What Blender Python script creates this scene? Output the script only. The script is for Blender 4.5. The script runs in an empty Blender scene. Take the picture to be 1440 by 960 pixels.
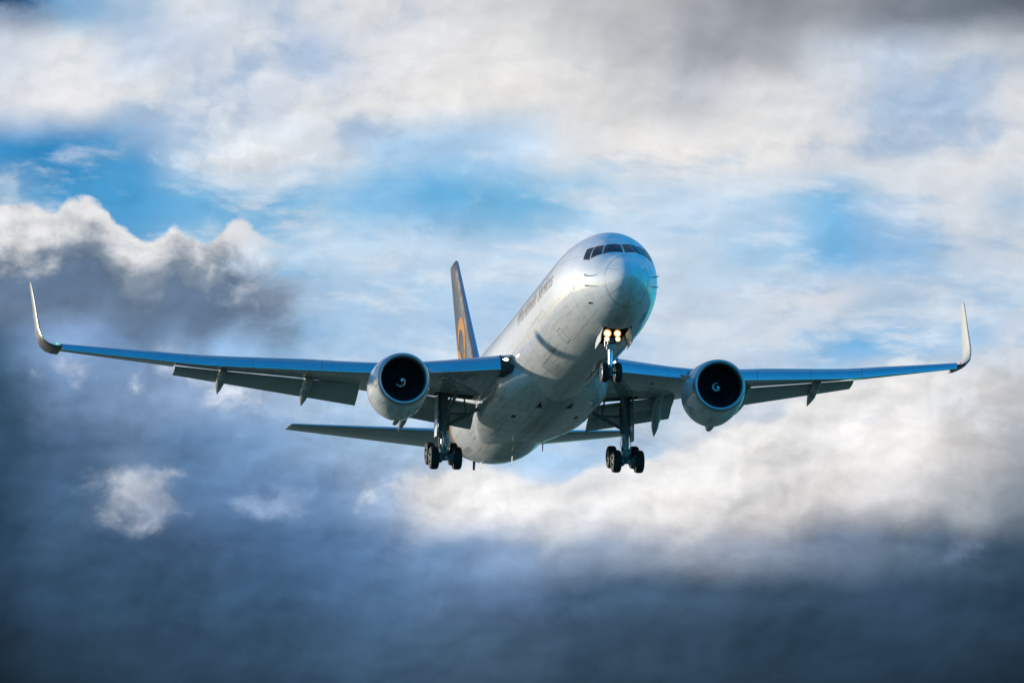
import bpy, bmesh, math, random
import numpy as np
from mathutils import Vector, Matrix

random.seed(7)
rad = math.radians
scene = bpy.context.scene

# ---------------------------------------------------------------- camera, pose
TILT = rad(7.5)
CAM_Z = 1.7
FOCAL_PX = 10593.3                       # for a 1440 px wide frame
cam_d = bpy.data.cameras.new("camera")
cam_d.sensor_width = 36.0
cam_d.lens = FOCAL_PX / 1440.0 * 36.0
cam_d.clip_start = 1.0
cam_d.clip_end = 60000.0
cam = bpy.data.objects.new("camera", cam_d)
scene.collection.objects.link(cam)
cam.location = (0, 0, CAM_Z)
cam.rotation_euler = (rad(90) + TILT, 0, 0)
scene.camera = cam

PLANE_LOC = Vector((5.635, 350.0, 50.097 + CAM_Z))
PLANE_ROT = (-0.068187, 0.0002055, 0.162399)

# sun direction measured in the aircraft's own frame (from its shadows), turned into the world
from mathutils import Euler
ROT = Euler(PLANE_ROT, 'XYZ').to_matrix()
SUN_DIR = (ROT @ Vector((-1.0, 1.11, 0.32))).normalized()      # towards the sun
SUN_EL = math.asin(SUN_DIR.z)
SUN_AZ = math.atan2(SUN_DIR.x, SUN_DIR.y)                       # from +Y towards +X

sun_d = bpy.data.lights.new("sun", 'SUN')
sun_d.energy = 4.5
sun_d.angle = rad(0.7)
sun_d.color = (1.0, 0.91, 0.78)
sun = bpy.data.objects.new("sun", sun_d)
scene.collection.objects.link(sun)
sun.rotation_euler = SUN_DIR.to_track_quat('Z', 'Y').to_euler()
sun.location = (-200, 300, 300)

scene.view_settings.view_transform = 'Standard'
scene.view_settings.look = 'None'
scene.view_settings.exposure = 0.0
scene.view_settings.gamma = 1.0
scene.view_settings.use_curve_mapping = False
scene.cycles.max_bounces = 6

# ---------------------------------------------------------------- world: sky and clouds
def lin(c):
    c = c / 255.0
    return c / 12.92 if c <= 0.04045 else ((c + 0.055) / 1.055) ** 2.4

def lin3(r, g, b):
    return (lin(r), lin(g), lin(b), 1.0)

world = bpy.data.worlds.new("World")
scene.world = world
world.use_nodes = True
wt = world.node_tree
wt.nodes.clear()
BG = 0.15                                  # background strength
CS = 1.0 / BG                             # clouds are given as radiance, so undo the strength

class NT:
    """small helper to write node maths as code"""
    def __init__(self, tree):
        self.t = tree
    def node(self, kind, **kw):
        n = self.t.nodes.new(kind)
        for k, v in kw.items():
            setattr(n, k, v)
        return n
    def put(self, sock, v):
        if isinstance(v, bpy.types.NodeSocket):
            self.t.links.new(v, sock)
        elif v is not None:
            sock.default_value = v
    def m(self, op, a, b=None, c=None, clamp=False):
        n = self.node('ShaderNodeMath', operation=op, use_clamp=clamp)
        self.put(n.inputs[0], a)
        self.put(n.inputs[1], b)
        self.put(n.inputs[2], c)
        return n.outputs[0]
    def add(self, a, b): return self.m('ADD', a, b)
    def sub(self, a, b): return self.m('SUBTRACT', a, b)
    def mul(self, a, b): return self.m('MULTIPLY', a, b)
    def div(self, a, b): return self.m('DIVIDE', a, b)
    def mad(self, a, b, c): return self.m('MULTIPLY_ADD', a, b, c)
    def vec(self, x, y, z=0.0):
        n = self.node('ShaderNodeCombineXYZ')
        self.put(n.inputs[0], x); self.put(n.inputs[1], y); self.put(n.inputs[2], z)
        return n.outputs[0]
    def sep(self, v):
        n = self.node('ShaderNodeSeparateXYZ')
        self.put(n.inputs[0], v)
        return n.outputs[0], n.outputs[1], n.outputs[2]
    def vm(self, op, a, b=None):
        n = self.node('ShaderNodeVectorMath', operation=op)
        self.put(n.inputs[0], a); self.put(n.inputs[1], b)
        return n.outputs[0]
    def noise(self, v, scale, detail=5.0, rough=0.55, dist=0.0, lac=2.0, dims='3D', out=0):
        n = self.node('ShaderNodeTexNoise', noise_dimensions=dims)
        self.put(n.inputs['Vector'], v)
        self.put(n.inputs['Scale'], scale); self.put(n.inputs['Detail'], detail)
        self.put(n.inputs['Roughness'], rough); self.put(n.inputs['Distortion'], dist)
        self.put(n.inputs['Lacunarity'], lac)
        return n.outputs[out]
    def smooth(self, x, e0, e1):
        n = self.node('ShaderNodeMapRange', interpolation_type='SMOOTHSTEP')
        self.put(n.inputs[0], x); self.put(n.inputs[1], e0); self.put(n.inputs[2], e1)
        n.inputs[3].default_value = 0.0; n.inputs[4].default_value = 1.0
        return n.outputs[0]
    def lerp(self, x, e0, e1, o0, o1):
        n = self.node('ShaderNodeMapRange')
        self.put(n.inputs[0], x); self.put(n.inputs[1], e0); self.put(n.inputs[2], e1)
        self.put(n.inputs[3], o0); self.put(n.inputs[4], o1)
        return n.outputs[0]
    def mix(self, f, a, b, blend='MIX'):
        n = self.node('ShaderNodeMix', data_type='RGBA', blend_type=blend)
        self.put(n.inputs[0], f); self.put(n.inputs[6], a); self.put(n.inputs[7], b)
        return n.outputs[2]
    def ramp(self, x, stops, interp='LINEAR'):
        n = self.node('ShaderNodeValToRGB')
        cr = n.color_ramp
        cr.interpolation = interp
        cr.elements[0].position = stops[0][0]; cr.elements[0].color = stops[0][1]
        cr.elements[1].position = stops[-1][0]; cr.elements[1].color = stops[-1][1]
        for p, c in stops[1:-1]:
            e = cr.elements.new(p); e.color = c
        self.put(n.inputs[0], x)
        return n.outputs[0]
    def curve(self, x, pts):
        """float curve over 0..1"""
        n = self.node('ShaderNodeFloatCurve')
        c = n.mapping.curves[0]
        c.points[0].location = pts[0]; c.points[1].location = pts[-1]
        for p in pts[1:-1]:
            c.points.new(p[0], p[1])
        n.mapping.update()
        n.inputs[0].default_value = 1.0
        self.put(n.inputs[1], x)
        return n.outputs[0]

w = NT(wt)
tc = w.node('ShaderNodeTexCoord')
dvec = w.vm('NORMALIZE', tc.outputs['Generated'])
dx, dy, dz = w.sep(dvec)
sky = w.node('ShaderNodeTexSky', sky_type='NISHITA')
sky.sun_disc = False
sky.sun_elevation = SUN_EL
sky.sun_rotation = SUN_AZ
sky.altitude = 50
sky.air_density = 1.0
sky.dust_density = 0.6
sky.ozone_density = 3.0
sdot = w.node('ShaderNodeVectorMath', operation='DOT_PRODUCT')
w.put(sdot.inputs[0], dvec); sdot.inputs[1].default_value = tuple(SUN_DIR)
sd = sdot.outputs['Value']
tint = w.mix(w.smooth(sd, 0.30, 0.85), (0.13, 1.32, 1.80, 1.0), (0.50, 0.58, 0.72, 1.0))
hi = w.lerp(dz, 0.25, 0.9, 1.0, 1.9)
blue = w.mix(1.0, w.mix(1.0, sky.outputs[0], tint, 'MULTIPLY'), w.vec(hi, hi, hi), 'MULTIPLY')

# azimuth / elevation (as tangents) of the direction, scaled so that 1 unit = 1440 "cloud units"
ysafe = w.m('MAXIMUM', dy, 0.05)
az = w.div(dx, ysafe)
el = w.div(dz, ysafe)
U = w.mad(az, FOCAL_PX * 0.9914 / 1440.0, 0.5)
V = w.mad(el, -FOCAL_PX * 0.9830 / 1440.0, (480.0 / 1440.0) + math.tan(TILT) * FOCAL_PX * 0.9830 / 1440.0)
uv = w.vec(U, V)

# domain warp: slow swell + curdled small scale
wa = w.noise(uv, 5.0, 2.0, 0.5, out=1)
wb = w.noise(uv, 14.0, 4.0, 0.52, out=1)
wa = w.vm('MULTIPLY', w.vm('SUBTRACT', wa, (0.5, 0.5, 0.5)), (0.075, 0.045, 0))
wb = w.vm('MULTIPLY', w.vm('SUBTRACT', wb, (0.5, 0.5, 0.5)), (0.040, 0.028, 0))
uvw = w.vm('ADD', w.vm('ADD', uv, wa), wb)
uw, vw, _ = w.sep(uvw)

ROWS = [
 (0, "18,62,108 120,170,210 170,195,220 214,219,226 196,208,224 216,219,224 220,221,224 214,216,220 208,209,212 190,192,197 184,186,190 160,163,170 138,143,152 152,157,166 128,134,145 112,124,136 98,106,120"),
 (70, "206,214,225 230,231,233 192,206,226 200,211,228 222,225,230 182,199,224 221,223,227 224,224,226 226,226,226 202,204,207 178,181,186 154,158,166 166,170,177 200,206,214 187,201,220 200,208,218 190,196,205"),
 (140, "218,222,228 231,231,233 222,226,231 219,223,230 204,213,227 221,224,228 228,228,229 231,230,229 230,228,227 226,225,225 206,208,211 195,199,206 220,221,223 214,218,224 176,197,222 182,202,226 214,217,222"),
 (210, "58,138,194 48,138,196 78,154,206 186,208,230 218,225,233 216,223,232 176,206,233 168,202,232 188,213,237 222,225,229 233,231,229 233,231,230 231,230,229 222,223,226 217,220,224 226,225,225 214,217,222"),
 (280, "136,178,212 74,152,204 74,154,206 108,174,218 118,180,222 150,196,229 138,191,228 108,178,222 114,180,222 150,198,231 190,214,236 198,217,236 174,205,231 128,184,225 208,219,231 214,219,226 180,201,222"),
 (350, "110,168,210 100,162,208 104,166,212 140,188,224 156,198,230 186,212,235 192,215,236 188,213,236 184,211,236 190,214,236 196,217,237 196,217,237 164,202,232 118,179,224 146,188,226 200,213,228 206,214,224"),
 (420, "108,122,144 102,116,138 108,123,146 104,118,142 150,163,182 164,196,226 166,199,229 170,202,230 178,206,232 204,218,234 200,217,235 194,212,231 208,217,228 214,219,228 178,203,227 174,201,228 190,208,226"),
 (490, "69,97,125 142,169,209 124,150,188 148,178,214 158,189,222 166,199,229 170,201,231 177,205,232 181,206,232 185,208,233 191,212,234 206,218,232 191,211,233 139,189,229 113,177,225 165,198,229 202,212,226"),
 (560, "59,87,112 110,135,169 126,150,183 149,172,206 156,178,208 186,202,221 190,208,229 175,203,230 173,202,231 169,200,231 176,204,231 195,212,231 213,217,225 224,222,223 223,220,220 216,212,210 182,183,188"),
 (630, "53,81,106 85,114,148 106,131,164 101,131,168 119,151,190 148,174,208 163,191,220 166,196,227 169,199,229 164,197,228 172,201,229 214,221,230 238,234,232 236,231,229 231,227,225 195,193,194 156,161,168"),
 (700, "47,72,95 74,103,135 117,137,164 92,122,158 99,128,167 110,141,180 171,195,229 224,224,228 228,227,230 205,212,225 235,231,230 233,228,226 221,217,217 216,213,213 206,205,207 176,181,187 126,136,148"),
 (770, "44,67,90 60,87,113 69,97,128 73,101,134 77,106,141 83,114,152 92,123,162 113,143,180 130,156,190 134,154,181 150,164,185 160,171,188 140,154,175 112,130,154 95,114,135 75,98,121 57,81,103"),
 (840, "39,58,77 49,73,97 57,84,110 62,91,119 66,95,127 71,100,134 79,109,143 90,119,154 88,115,150 73,100,129 69,96,123 67,92,117 59,84,107 52,76,98 49,72,94 45,68,89 39,59,78"),
 (910, "32,47,61 40,59,77 47,68,88 51,74,97 55,80,103 59,85,110 63,90,116 69,95,121 65,90,113 57,80,103 53,74,95 51,72,93 47,68,88 43,64,84 41,61,81 39,58,76 33,51,67"),
 (980, "27,39,50 33,49,64 39,57,74 43,62,81 46,66,86 49,70,91 52,74,95 57,79,100 54,76,95 48,68,87 45,64,82 43,62,80 40,59,76 37,56,73 35,53,70 33,50,66 28,44,58"),
]
grid = None
prev = None
for (py, txt) in ROWS:
    cols = [tuple(float(q) for q in c.split(',')) for c in txt.split()]
    n = len(cols)
    st = [((i / (n - 1)) * 0.86 + 0.07, lin3(*c)) for i, c in enumerate(cols)]
    row = w.ramp(w.mad(uw, 0.86, 0.07), st, 'EASE')
    v = py / 1440.0
    if grid is None:
        grid = row
    else:
        grid = w.mix(w.smooth(vw, prev, v), grid, row)
    prev = v

# --- cloud texture: cauliflower lumps and fractal fluff, each sampled twice (the second time a step
#     towards the sun, upper left) so that lumps get a lit and a shaded side
def voro(v, scale, detail=2.0, rough=0.5, sm=0.5):
    n = w.node('ShaderNodeTexVoronoi', feature='SMOOTH_F1', voronoi_dimensions='2D')
    w.put(n.inputs['Vector'], v); w.put(n.inputs['Scale'], scale)
    n.inputs['Detail'].default_value = detail; n.inputs['Roughness'].default_value = rough
    n.inputs['Smoothness'].default_value = sm
    return n.outputs['Distance']
wf = w.vm('MULTIPLY', w.vm('SUBTRACT', w.noise(uv, 34.0, 4.0, 0.6, out=1), (0.5, 0.5, 0.5)), (0.016, 0.013, 0))
pl = w.vm('ADD', w.vm('ADD', uv, wf), w.vm('MULTIPLY', wb, (0.45, 0.45, 0)))
SUNSTEP = (-0.0050, -0.0085, 0.0)
la = voro(pl, 10.0, 2.0, 0.50, 0.8)
lb = voro(w.vm('ADD', pl, SUNSTEP), 10.0, 2.0, 0.50, 0.8)
lump = la                                               # 0 on the crown of a lump
lrel = w.sub(lb, la)                                    # + on the lit side
ps = w.vm('MULTIPLY', w.vm('ADD', pl, w.vm('MULTIPLY', wb, (0.5, 0.5, 0))), (1.0, 1.35, 1.0))
fa = w.noise(ps, 8.0, 8.0, 0.55)
fb = w.noise(w.vm('ADD', ps, (-0.007, -0.012, 0)), 8.0, 8.0, 0.55)
fluff = fa
fine = w.noise(w.vm('ADD', ps, (7.0, 3.0, 0)), 22.0, 5.0, 0.58)
frel = w.sub(fa, fb)
soft = w.noise(w.vm('ADD', w.vm('MULTIPLY', uvw, (1.0, 1.4, 1.0)), (5.2, 1.1, 0.0)), 5.0, 6.0, 0.55)

def gmul(c, g):
    return w.mix(1.0, c, w.vec(g, g, g), 'MULTIPLY')
def band(x, a, b, c, d):
    return w.mul(w.smooth(x, a, b), w.sub(1.0, w.smooth(x, c, d)))

# upper deck: torn holes that let the blue through, brighter tufts between them
m_up = w.sub(1.0, w.smooth(vw, 0.135, 0.165))
hole = w.smooth(fluff, 0.53, 0.37)
big = w.smooth(soft, 0.58, 0.42)
k = w.mul(w.mul(hole, big), w.mul(m_up, 0.80))
k = w.mul(k, w.sub(1.0, w.m('MAXIMUM', band(U, 0.36, 0.52, 0.66, 0.86), w.mul(w.smooth(U, 0.55, 0.75), w.smooth(V, 0.06, 0.03)))))
col = w.mix(k, grid, lin3(160, 188, 220))
k = w.mul(w.mul(w.smooth(fluff, 0.50, 0.66), m_up), 0.55)
col = w.mix(k, col, gmul(col, 1.10))

# blue middle: veils of thin high cloud combed by the wind, blue showing between
cv = w.vm('ADD', uv, w.vm('MULTIPLY', wa, (0.9, 0.9, 0)))
cu, cvv, _ = w.sep(cv)
cs = w.vec(w.mad(cvv, -0.16, cu), w.mul(w.mad(cu, -0.05, cvv), 3.0))
cs = w.vm('ADD', cs, w.vm('MULTIPLY', wb, (0.6, 1.6, 0)))
cir = w.noise(cs, 6.5, 9.0, 0.62)
left_low = w.mul(w.sub(1.0, w.smooth(U, 0.22, 0.34)), w.smooth(V, 0.26, 0.32))
m_mid = w.mul(band(vw, 0.125, 0.165, 0.40, 0.46), w.sub(1.0, left_low))
k = w.mul(w.smooth(cir, 0.48, 0.68), w.mul(m_mid, 0.74))
col = w.mix(k, col, lin3(222, 230, 239))
k = w.mul(w.smooth(cir, 0.47, 0.33), w.mul(m_mid, 0.34))
col = w.mix(k, col, lin3(92, 164, 217))

# lower deck and everything: soft modelling of the lumps
m_low = w.smooth(V, 0.33, 0.42)
m_lo = w.m('MAXIMUM', m_low, left_low)
g = w.add(1.0, w.mul(w.sub(fluff, 0.5), w.lerp(m_lo, 0, 1, 0.16, 0.50)))
g = w.add(g, w.mul(frel, w.lerp(m_lo, 0, 1, 0.7, 1.2)))
g = w.add(g, w.mul(w.sub(soft, 0.5), w.lerp(m_lo, 0, 1, 0.15, 1.15)))
col = gmul(col, g)
col = w.mix(w.mul(m_lo, w.sub(1.0, w.smooth(U, 0.25, 0.5))), col, w.mix(1.0, col, (0.93, 1.0, 1.03, 1.0), 'MULTIPLY'))

def edge_layer(col, pts, amp, soft_px, ramp_stops, depth, fade, umask, lit):
    """a cloud body below a billowing top edge; pts and lengths in photo pixels"""
    e = w.curve(w.m('MULTIPLY', U, 1.0, clamp=True), [(x / 1440.0, 1.0 - y / 1440.0) for x, y in pts])
    d = w.sub(V, w.sub(1.0, e))
    d = w.sub(d, w.mul(w.sub(0.42, lump), amp * 1.0 / 1440.0))
    d = w.add(d, w.mul(w.sub(fluff, 0.5), amp * 1.0 / 1440.0))
    d = w.add(d, w.mul(w.sub(fine, 0.5), amp * 1.3 / 1440.0))
    d = w.add(d, amp * 0.25 / 1440.0)
    a = w.smooth(d, -soft_px / 1440.0, soft_px / 1440.0)
    d0 = w.div(w.add(w.sub(V, w.sub(1.0, e)), w.mul(w.sub(soft, 0.5), depth * 1.5 / 1440.0)), depth / 1440.0)
    dd = w.add(d0, w.mul(lrel, -lit))
    dd = w.add(dd, w.mul(frel, -1.6))
    c = w.ramp(dd, ramp_stops, 'LINEAR')
    c = gmul(c, w.add(1.0, w.add(w.mul(frel, 1.2), w.mul(w.sub(fluff, 0.5), 0.35))))
    f = w.sub(1.0, w.smooth(d0, fade[0], fade[1]))
    return w.mix(w.mul(w.mul(a, f), umask), col, c)

# small cumulus at the left, lit from behind along its top
um = w.sub(1.0, w.smooth(w.add(U, w.mul(w.sub(fluff, 0.5), 0.16)), 0.215, 0.285))
col = edge_layer(col,
    [(0, 300), (45, 296), (72, 304), (98, 294), (140, 304), (172, 332), (205, 350), (226, 342), (244, 334), (268, 347),
     (288, 357), (305, 344), (332, 333), (356, 340), (400, 350), (1440, 360)],
    26.0, 5.0,
    [(0.0, lin3(228, 228, 230)), (0.12, lin3(216, 218, 221)), (0.26, lin3(186, 191, 199)), (0.44, lin3(132, 146, 162)), (0.75, lin3(98, 118, 142)), (1.0, lin3(100, 122, 150))],
    105.0, (0.95, 1.70), um, 0.7)
# big bank rising to the right
um2 = w.smooth(w.add(U, w.mul(w.sub(fluff, 0.5), 0.10)), 0.355, 0.44)
col = edge_layer(col,
    [(0, 800), (500, 720), (560, 690), (640, 672), (700, 686), (770, 694), (830, 672), (890, 666), (960, 652), (1010, 638), (1060, 610), (1150, 566), (1250, 528), (1340, 510), (1440, 502)],
    34.0, 9.0,
    [(0.0, lin3(238, 237, 236)), (0.2, lin3(233, 232, 231)), (0.5, lin3(219, 219, 220)), (1.0, lin3(160, 171, 187))],
    130.0, (0.15, 0.95), w.mul(w.mul(um2, 0.85), w.sub(1.0, w.mul(w.smooth(U, 0.84, 1.0), 0.75))), 0.8)

def puff(col, x, y, rx, ry, colr, k, thr=0.55, wid=0.5):
    """a torn tuft of brighter cloud"""
    d = w.vm('MULTIPLY', w.vm('SUBTRACT', w.vm('ADD', uv, w.vm('MULTIPLY', wb, (0.8, 0.8, 0))), (x / 1440, y / 1440, 0)), (1440 / rx, 1440 / ry, 0))
    ln = w.node('ShaderNodeVectorMath', operation='LENGTH'); w.put(ln.inputs[0], d)
    q = w.add(w.sub(1.0, ln.outputs['Value']), w.add(w.mul(w.sub(fluff, 0.5), 1.8), w.mul(w.sub(fine, 0.5), 2.6)))
    q = w.add(q, w.mul(w.sub(0.42, lump), 0.7))
    a = w.mul(w.smooth(q, thr - wid, thr + wid), k)
    sh = w.add(w.mad(w.sub(fine, 0.5), 0.6, 1.0), w.add(w.mul(frel, 2.5), w.mul(lrel, 0.8)))
    return w.mix(a, col, gmul(colr, sh))
col = puff(col, 192, 690, 95, 62, lin3(194, 199, 208), 0.8, 0.55, 0.7)
col = puff(col, 235, 712, 80, 40, lin3(150, 164, 188), 0.6)
col = puff(col, 388, 702, 85, 45, lin3(150, 172, 202), 0.65)
col = puff(col, 522, 690, 34, 42, lin3(205, 215, 228), 0.8)
col = puff(col, 355, 535, 150, 46, lin3(216, 221, 228), 0.85)
col = puff(col, 250, 520, 150, 40, lin3(190, 202, 220), 0.7)
col = puff(col, 110, 515, 60, 36, lin3(190, 202, 220), 0.7)
col = puff(col, 350, 395, 58, 90, lin3(196, 202, 212), 0.75)
col = puff(col, 25, 345, 75, 50, lin3(222, 221, 221), 0.7)
col = puff(col, 420, 585, 130, 36, lin3(180, 196, 216), 0.6)
col = puff(col, 1335, 775, 120, 36, lin3(104, 121, 146), 0.6)
col = puff(col, 12, 250, 30, 40, lin3(200, 214, 228), 0.7)
col = puff(col, 300, 220, 170, 42, lin3(228, 231, 235), 0.8)
col = puff(col, 640, 690, 130, 40, lin3(236, 236, 236), 0.6)
col = puff(col, 1050, 410, 190, 46, lin3(214, 219, 227), 0.6)

# --- the rest of the sky, away from the stretch of cloud described above
gp = w.vm('MULTIPLY', dvec, (1.0, 1.0, 2.6))
gn = w.noise(gp, 2.3, 8.0, 0.56, 0.3)
gcov = w.smooth(gn, w.lerp(dy, -0.6, 0.6, 0.66, 0.46), w.lerp(dy, -0.6, 0.6, 0.86, 0.68))
glow = w.smooth(sd, 0.45, 1.0)
gcl = w.mix(glow, (0.34, 0.39, 0.46, 1), (0.85, 0.79, 0.70, 1))
gcl = w.mix(1.0, gcl, (CS, CS, CS, 1), 'MULTIPLY')
gsky = w.mix(w.mul(gcov, w.lerp(dy, 0.05, 0.6, 0.08, 0.75)), blue, gcl)

# dark cloud added out of view, low on the left, for the fin to reflect
azr = w.div(dx, ysafe)
dkm = w.mul(w.mul(w.smooth(azr, -0.62, -0.36), w.sub(1.0, w.smooth(azr, -0.12, 0.10))), w.mul(w.smooth(dy, 0.3, 0.5), w.sub(1.0, w.smooth(el, 0.22, 0.42))))
gsky = w.mix(w.mul(dkm, w.lerp(gn, 0.35, 0.6, 0.95, 0.6)), gsky, (0.10 * CS, 0.145 * CS, 0.215 * CS, 1))
colx = w.mix(1.0, col, (CS, CS, CS, 1), 'MULTIPLY')
inx = w.mul(w.smooth(U, -0.55, -0.12), w.sub(1.0, w.smooth(U, 1.12, 1.55)))
iny = w.mul(w.smooth(V, -0.5, -0.08), w.sub(1.0, w.smooth(V, 0.78, 1.0)))
win = w.mul(w.mul(inx, iny), w.smooth(dy, 0.3, 0.5))
final = w.mix(win, gsky, colx)
bgn = w.node('ShaderNodeBackground')
w.put(bgn.inputs[0], final)
bgn.inputs[1].default_value = BG
wo = w.node('ShaderNodeOutputWorld')
wt.links.new(bgn.outputs[0], wo.inputs[0])
world.cycles.sampling_method = 'MANUAL'
world.cycles.sample_map_resolution = 512

# ---------------------------------------------------------------- materials
def principled(name):
    m = bpy.data.materials.new(name)
    m.use_nodes = True
    b = m.node_tree.nodes['Principled BSDF']
    return m, NT(m.node_tree), b

def plain(name, col, rough=0.5, metal=0.0, var=0.15, scale=3.0, spec=0.5, emit=None, estr=0.0, bump=0.0):
    m, t, b = principled(name)
    tcn = t.node('ShaderNodeTexCoord')
    n = t.noise(tcn.outputs['Object'], scale, 5.0, 0.6)
    lo = tuple(c * (1 - var) for c in col) + (1,)
    hi = tuple(min(1, c * (1 + var)) for c in col) + (1,)
    t.put(b.inputs['Base Color'], t.mix(t.smooth(n, 0.3, 0.7), lo, hi))
    t.put(b.inputs['Roughness'], t.lerp(n, 0.3, 0.7, rough * 0.85, min(1, rough * 1.15)))
    b.inputs['Metallic'].default_value = metal
    b.inputs['Specular IOR Level'].default_value = spec
    if emit:
        b.inputs['Emission Color'].default_value = emit + (1,)
        b.inputs['Emission Strength'].default_value = estr
    if bump:
        bn = t.node('ShaderNodeBump'); bn.inputs['Strength'].default_value = bump
        bn.inputs['Distance'].default_value = 0.02
        t.put(bn.inputs['Height'], n); t.put(b.inputs['Normal'], bn.outputs[0])
    return m

def line_mask(t, x, period, width, off=0.0):
    """1 on thin lines every `period` metres"""
    f = t.m('FRACT', t.div(t.add(x, off), period))
    d = t.mul(t.m('ABSOLUTE', t.sub(f, 0.5)), period)            # distance-ish: 0 at mid
    return t.sub(1.0, t.smooth(d, width * 0.3, width))

def skin_paint(name, base, rough, tail=False, grime_and_reflection=0.5, lines=0.35, along=(3.2, 1.9), dirt_col=(0.20, 0.19, 0.16)):
    """gloss aircraft paint: panel joints, rivet-line tone changes, streaky dirt drawn aft, belly reflection painted in"""
    m, t, b = principled(name)
    tcn = t.node('ShaderNodeTexCoord')
    P = tcn.outputs['Object']
    x, y, z = t.sep(P)
    streakv = t.vm('MULTIPLY', P, (2.4, 0.22, 2.4))
    n = t.noise(streakv, 1.6, 7.0, 0.62)
    n_f = t.noise(t.vm('MULTIPLY', P, (6.0, 1.2, 6.0)), 1.4, 5.0, 0.6)
    pv = t.node('ShaderNodeTexVoronoi', feature='F1', voronoi_dimensions='3D')
    t.put(pv.inputs['Vector'], t.vm('MULTIPLY', P, (0.35, 0.32, 0.35)))
    pv.inputs['Scale'].default_value = 1.0
    pr, pg, pb = t.sep(pv.outputs['Color'])
    c = t.mix(t.mul(pr, 0.10), base + (1,), (base[0] * 0.8, base[1] * 0.8, base[2] * 0.8, 1))
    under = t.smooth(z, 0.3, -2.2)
    g = t.mul(t.smooth(n, 0.46, 0.78), t.mad(under, grime_and_reflection, grime_and_reflection * 0.25))
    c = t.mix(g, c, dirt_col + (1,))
    c = t.mix(t.mul(t.smooth(n_f, 0.55, 0.8), 0.15 * grime_and_reflection), c, dirt_col + (1,))
    keel = t.sub(1.0, t.smooth(t.m('ABSOLUTE', t.add(x, t.mul(t.sub(n, 0.5), 0.5))), 0.45, 0.85))  # dark reflection along the belly centre, painted into the colour with dirt
    c = t.mix(t.mul(t.mul(keel, t.smooth(z, -1.9, -2.5)), grime_and_reflection), c, (0.15, 0.14, 0.115, 1))
    ang = t.mul(t.m('ARCTAN2', x, z), 2.55)
    l1 = line_mask(t, y, along[0], 0.030)
    l2 = line_mask(t, ang, along[1], 0.026) if tail else line_mask(t, x, along[1], 0.030)
    ln = t.m('MAXIMUM', l1, l2)
    brk = t.smooth(t.noise(t.vm('MULTIPLY', P, (0.5, 0.5, 0.5)), 1.0, 2.0, 0.5), 0.38, 0.5)
    ln = t.mul(t.mul(ln, brk), lines)
    c = t.mix(ln, c, (0.12, 0.12, 0.12, 1))
    if tail:
        bx = t.add(t.mad(t.add(z, 0.5), 1.05, y), t.mul(t.mul(z, z), 0.10))       # sweeping tail colours
        k_g = t.smooth(bx, 40.6, 40.63)
        k_b = t.smooth(bx, 41.5, 41.53)
        c = t.mix(k_g, c, (0.72, 0.33, 0.03, 1))
        c = t.mix(k_b, c, (0.045, 0.022, 0.010, 1))
    t.put(b.inputs['Base Color'], c)
    t.put(b.inputs['Roughness'], t.add(rough, t.mul(n_f, 0.10)))
    b.inputs['Specular IOR Level'].default_value = 0.15
    b.inputs['Coat Weight'].default_value = 0.9
    b.inputs['Coat IOR'].default_value = 1.85
    b.inputs['Coat Roughness'].default_value = 0.05
    bn = t.node('ShaderNodeBump')
    bn.inputs['Strength'].default_value = 0.25
    bn.inputs['Distance'].default_value = 0.012
    wob = t.noise(t.vm('MULTIPLY', P, (1.1, 0.8, 1.1)), 1.3, 3.0, 0.5)
    t.put(bn.inputs['Height'], t.sub(wob, t.mul(ln, 0.6)))
    t.put(b.inputs['Normal'], bn.outputs[0])
    t.put(b.inputs['Coat Normal'], bn.outputs[0])
    return m

M = {}
M['fuselage'] = skin_paint("white_fuselage_paint", (0.80, 0.795, 0.78), 0.50, tail=True, grime_and_reflection=0.45, lines=0.5)
M['white'] = skin_paint("white_gloss_paint", (0.78, 0.775, 0.76), 0.50, grime_and_reflection=0.65, lines=0.45)
M['wing'] = skin_paint("grey_wing_paint", (0.42, 0.43, 0.42), 0.34, grime_and_reflection=0.7, lines=0.5, along=(1.9, 1.35), dirt_col=(0.12, 0.125, 0.11))
M['flap'] = skin_paint("grey_flap_paint", (0.38, 0.39, 0.38), 0.38, grime_and_reflection=0.4, lines=0.25, along=(4.1, 2.3), dirt_col=(0.12, 0.125, 0.11))
M['metal'] = plain("bare_metal_edge", (0.50, 0.52, 0.54), 0.20, 1.0, 0.04, 1.3)
M['lip'] = plain("bare_metal_lip", (0.42, 0.43, 0.45), 0.36, 0.8, 0.05, 2.0)
M['gear'] = plain("grey_gear_enamel", (0.16, 0.16, 0.155), 0.45, 0.0, 0.35, 6.0)
M['gear_light'] = plain("pale_gear_enamel", (0.55, 0.56, 0.56), 0.38, 0.1, 0.25, 7.0)
M['chrome'] = plain("polished_piston", (0.75, 0.77, 0.80), 0.12, 1.0, 0.05, 5.0)
M['piston'] = plain("worn_piston", (0.22, 0.23, 0.24), 0.35, 0.7, 0.3, 5.0)
M['tyre'] = plain("tyre_rubber", (0.022, 0.022, 0.023), 0.75, 0.0, 0.35, 9.0, 0.3)
M['rim'] = plain("wheel_alloy", (0.52, 0.52, 0.50), 0.40, 0.4, 0.2, 8.0)
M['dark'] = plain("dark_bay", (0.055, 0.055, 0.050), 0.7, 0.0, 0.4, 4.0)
M['fan'] = plain("dark_fan_blade", (0.034, 0.036, 0.040), 0.42, 0.3, 0.3, 5.0)
M['duct'] = plain("inlet_duct_lining", (0.035, 0.037, 0.040), 0.55, 0.0, 0.2, 4.0)
M['mark'] = plain("white_spinner_mark", (0.90, 0.90, 0.88), 0.5, 0.0, 0.03, 4.0)
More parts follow.
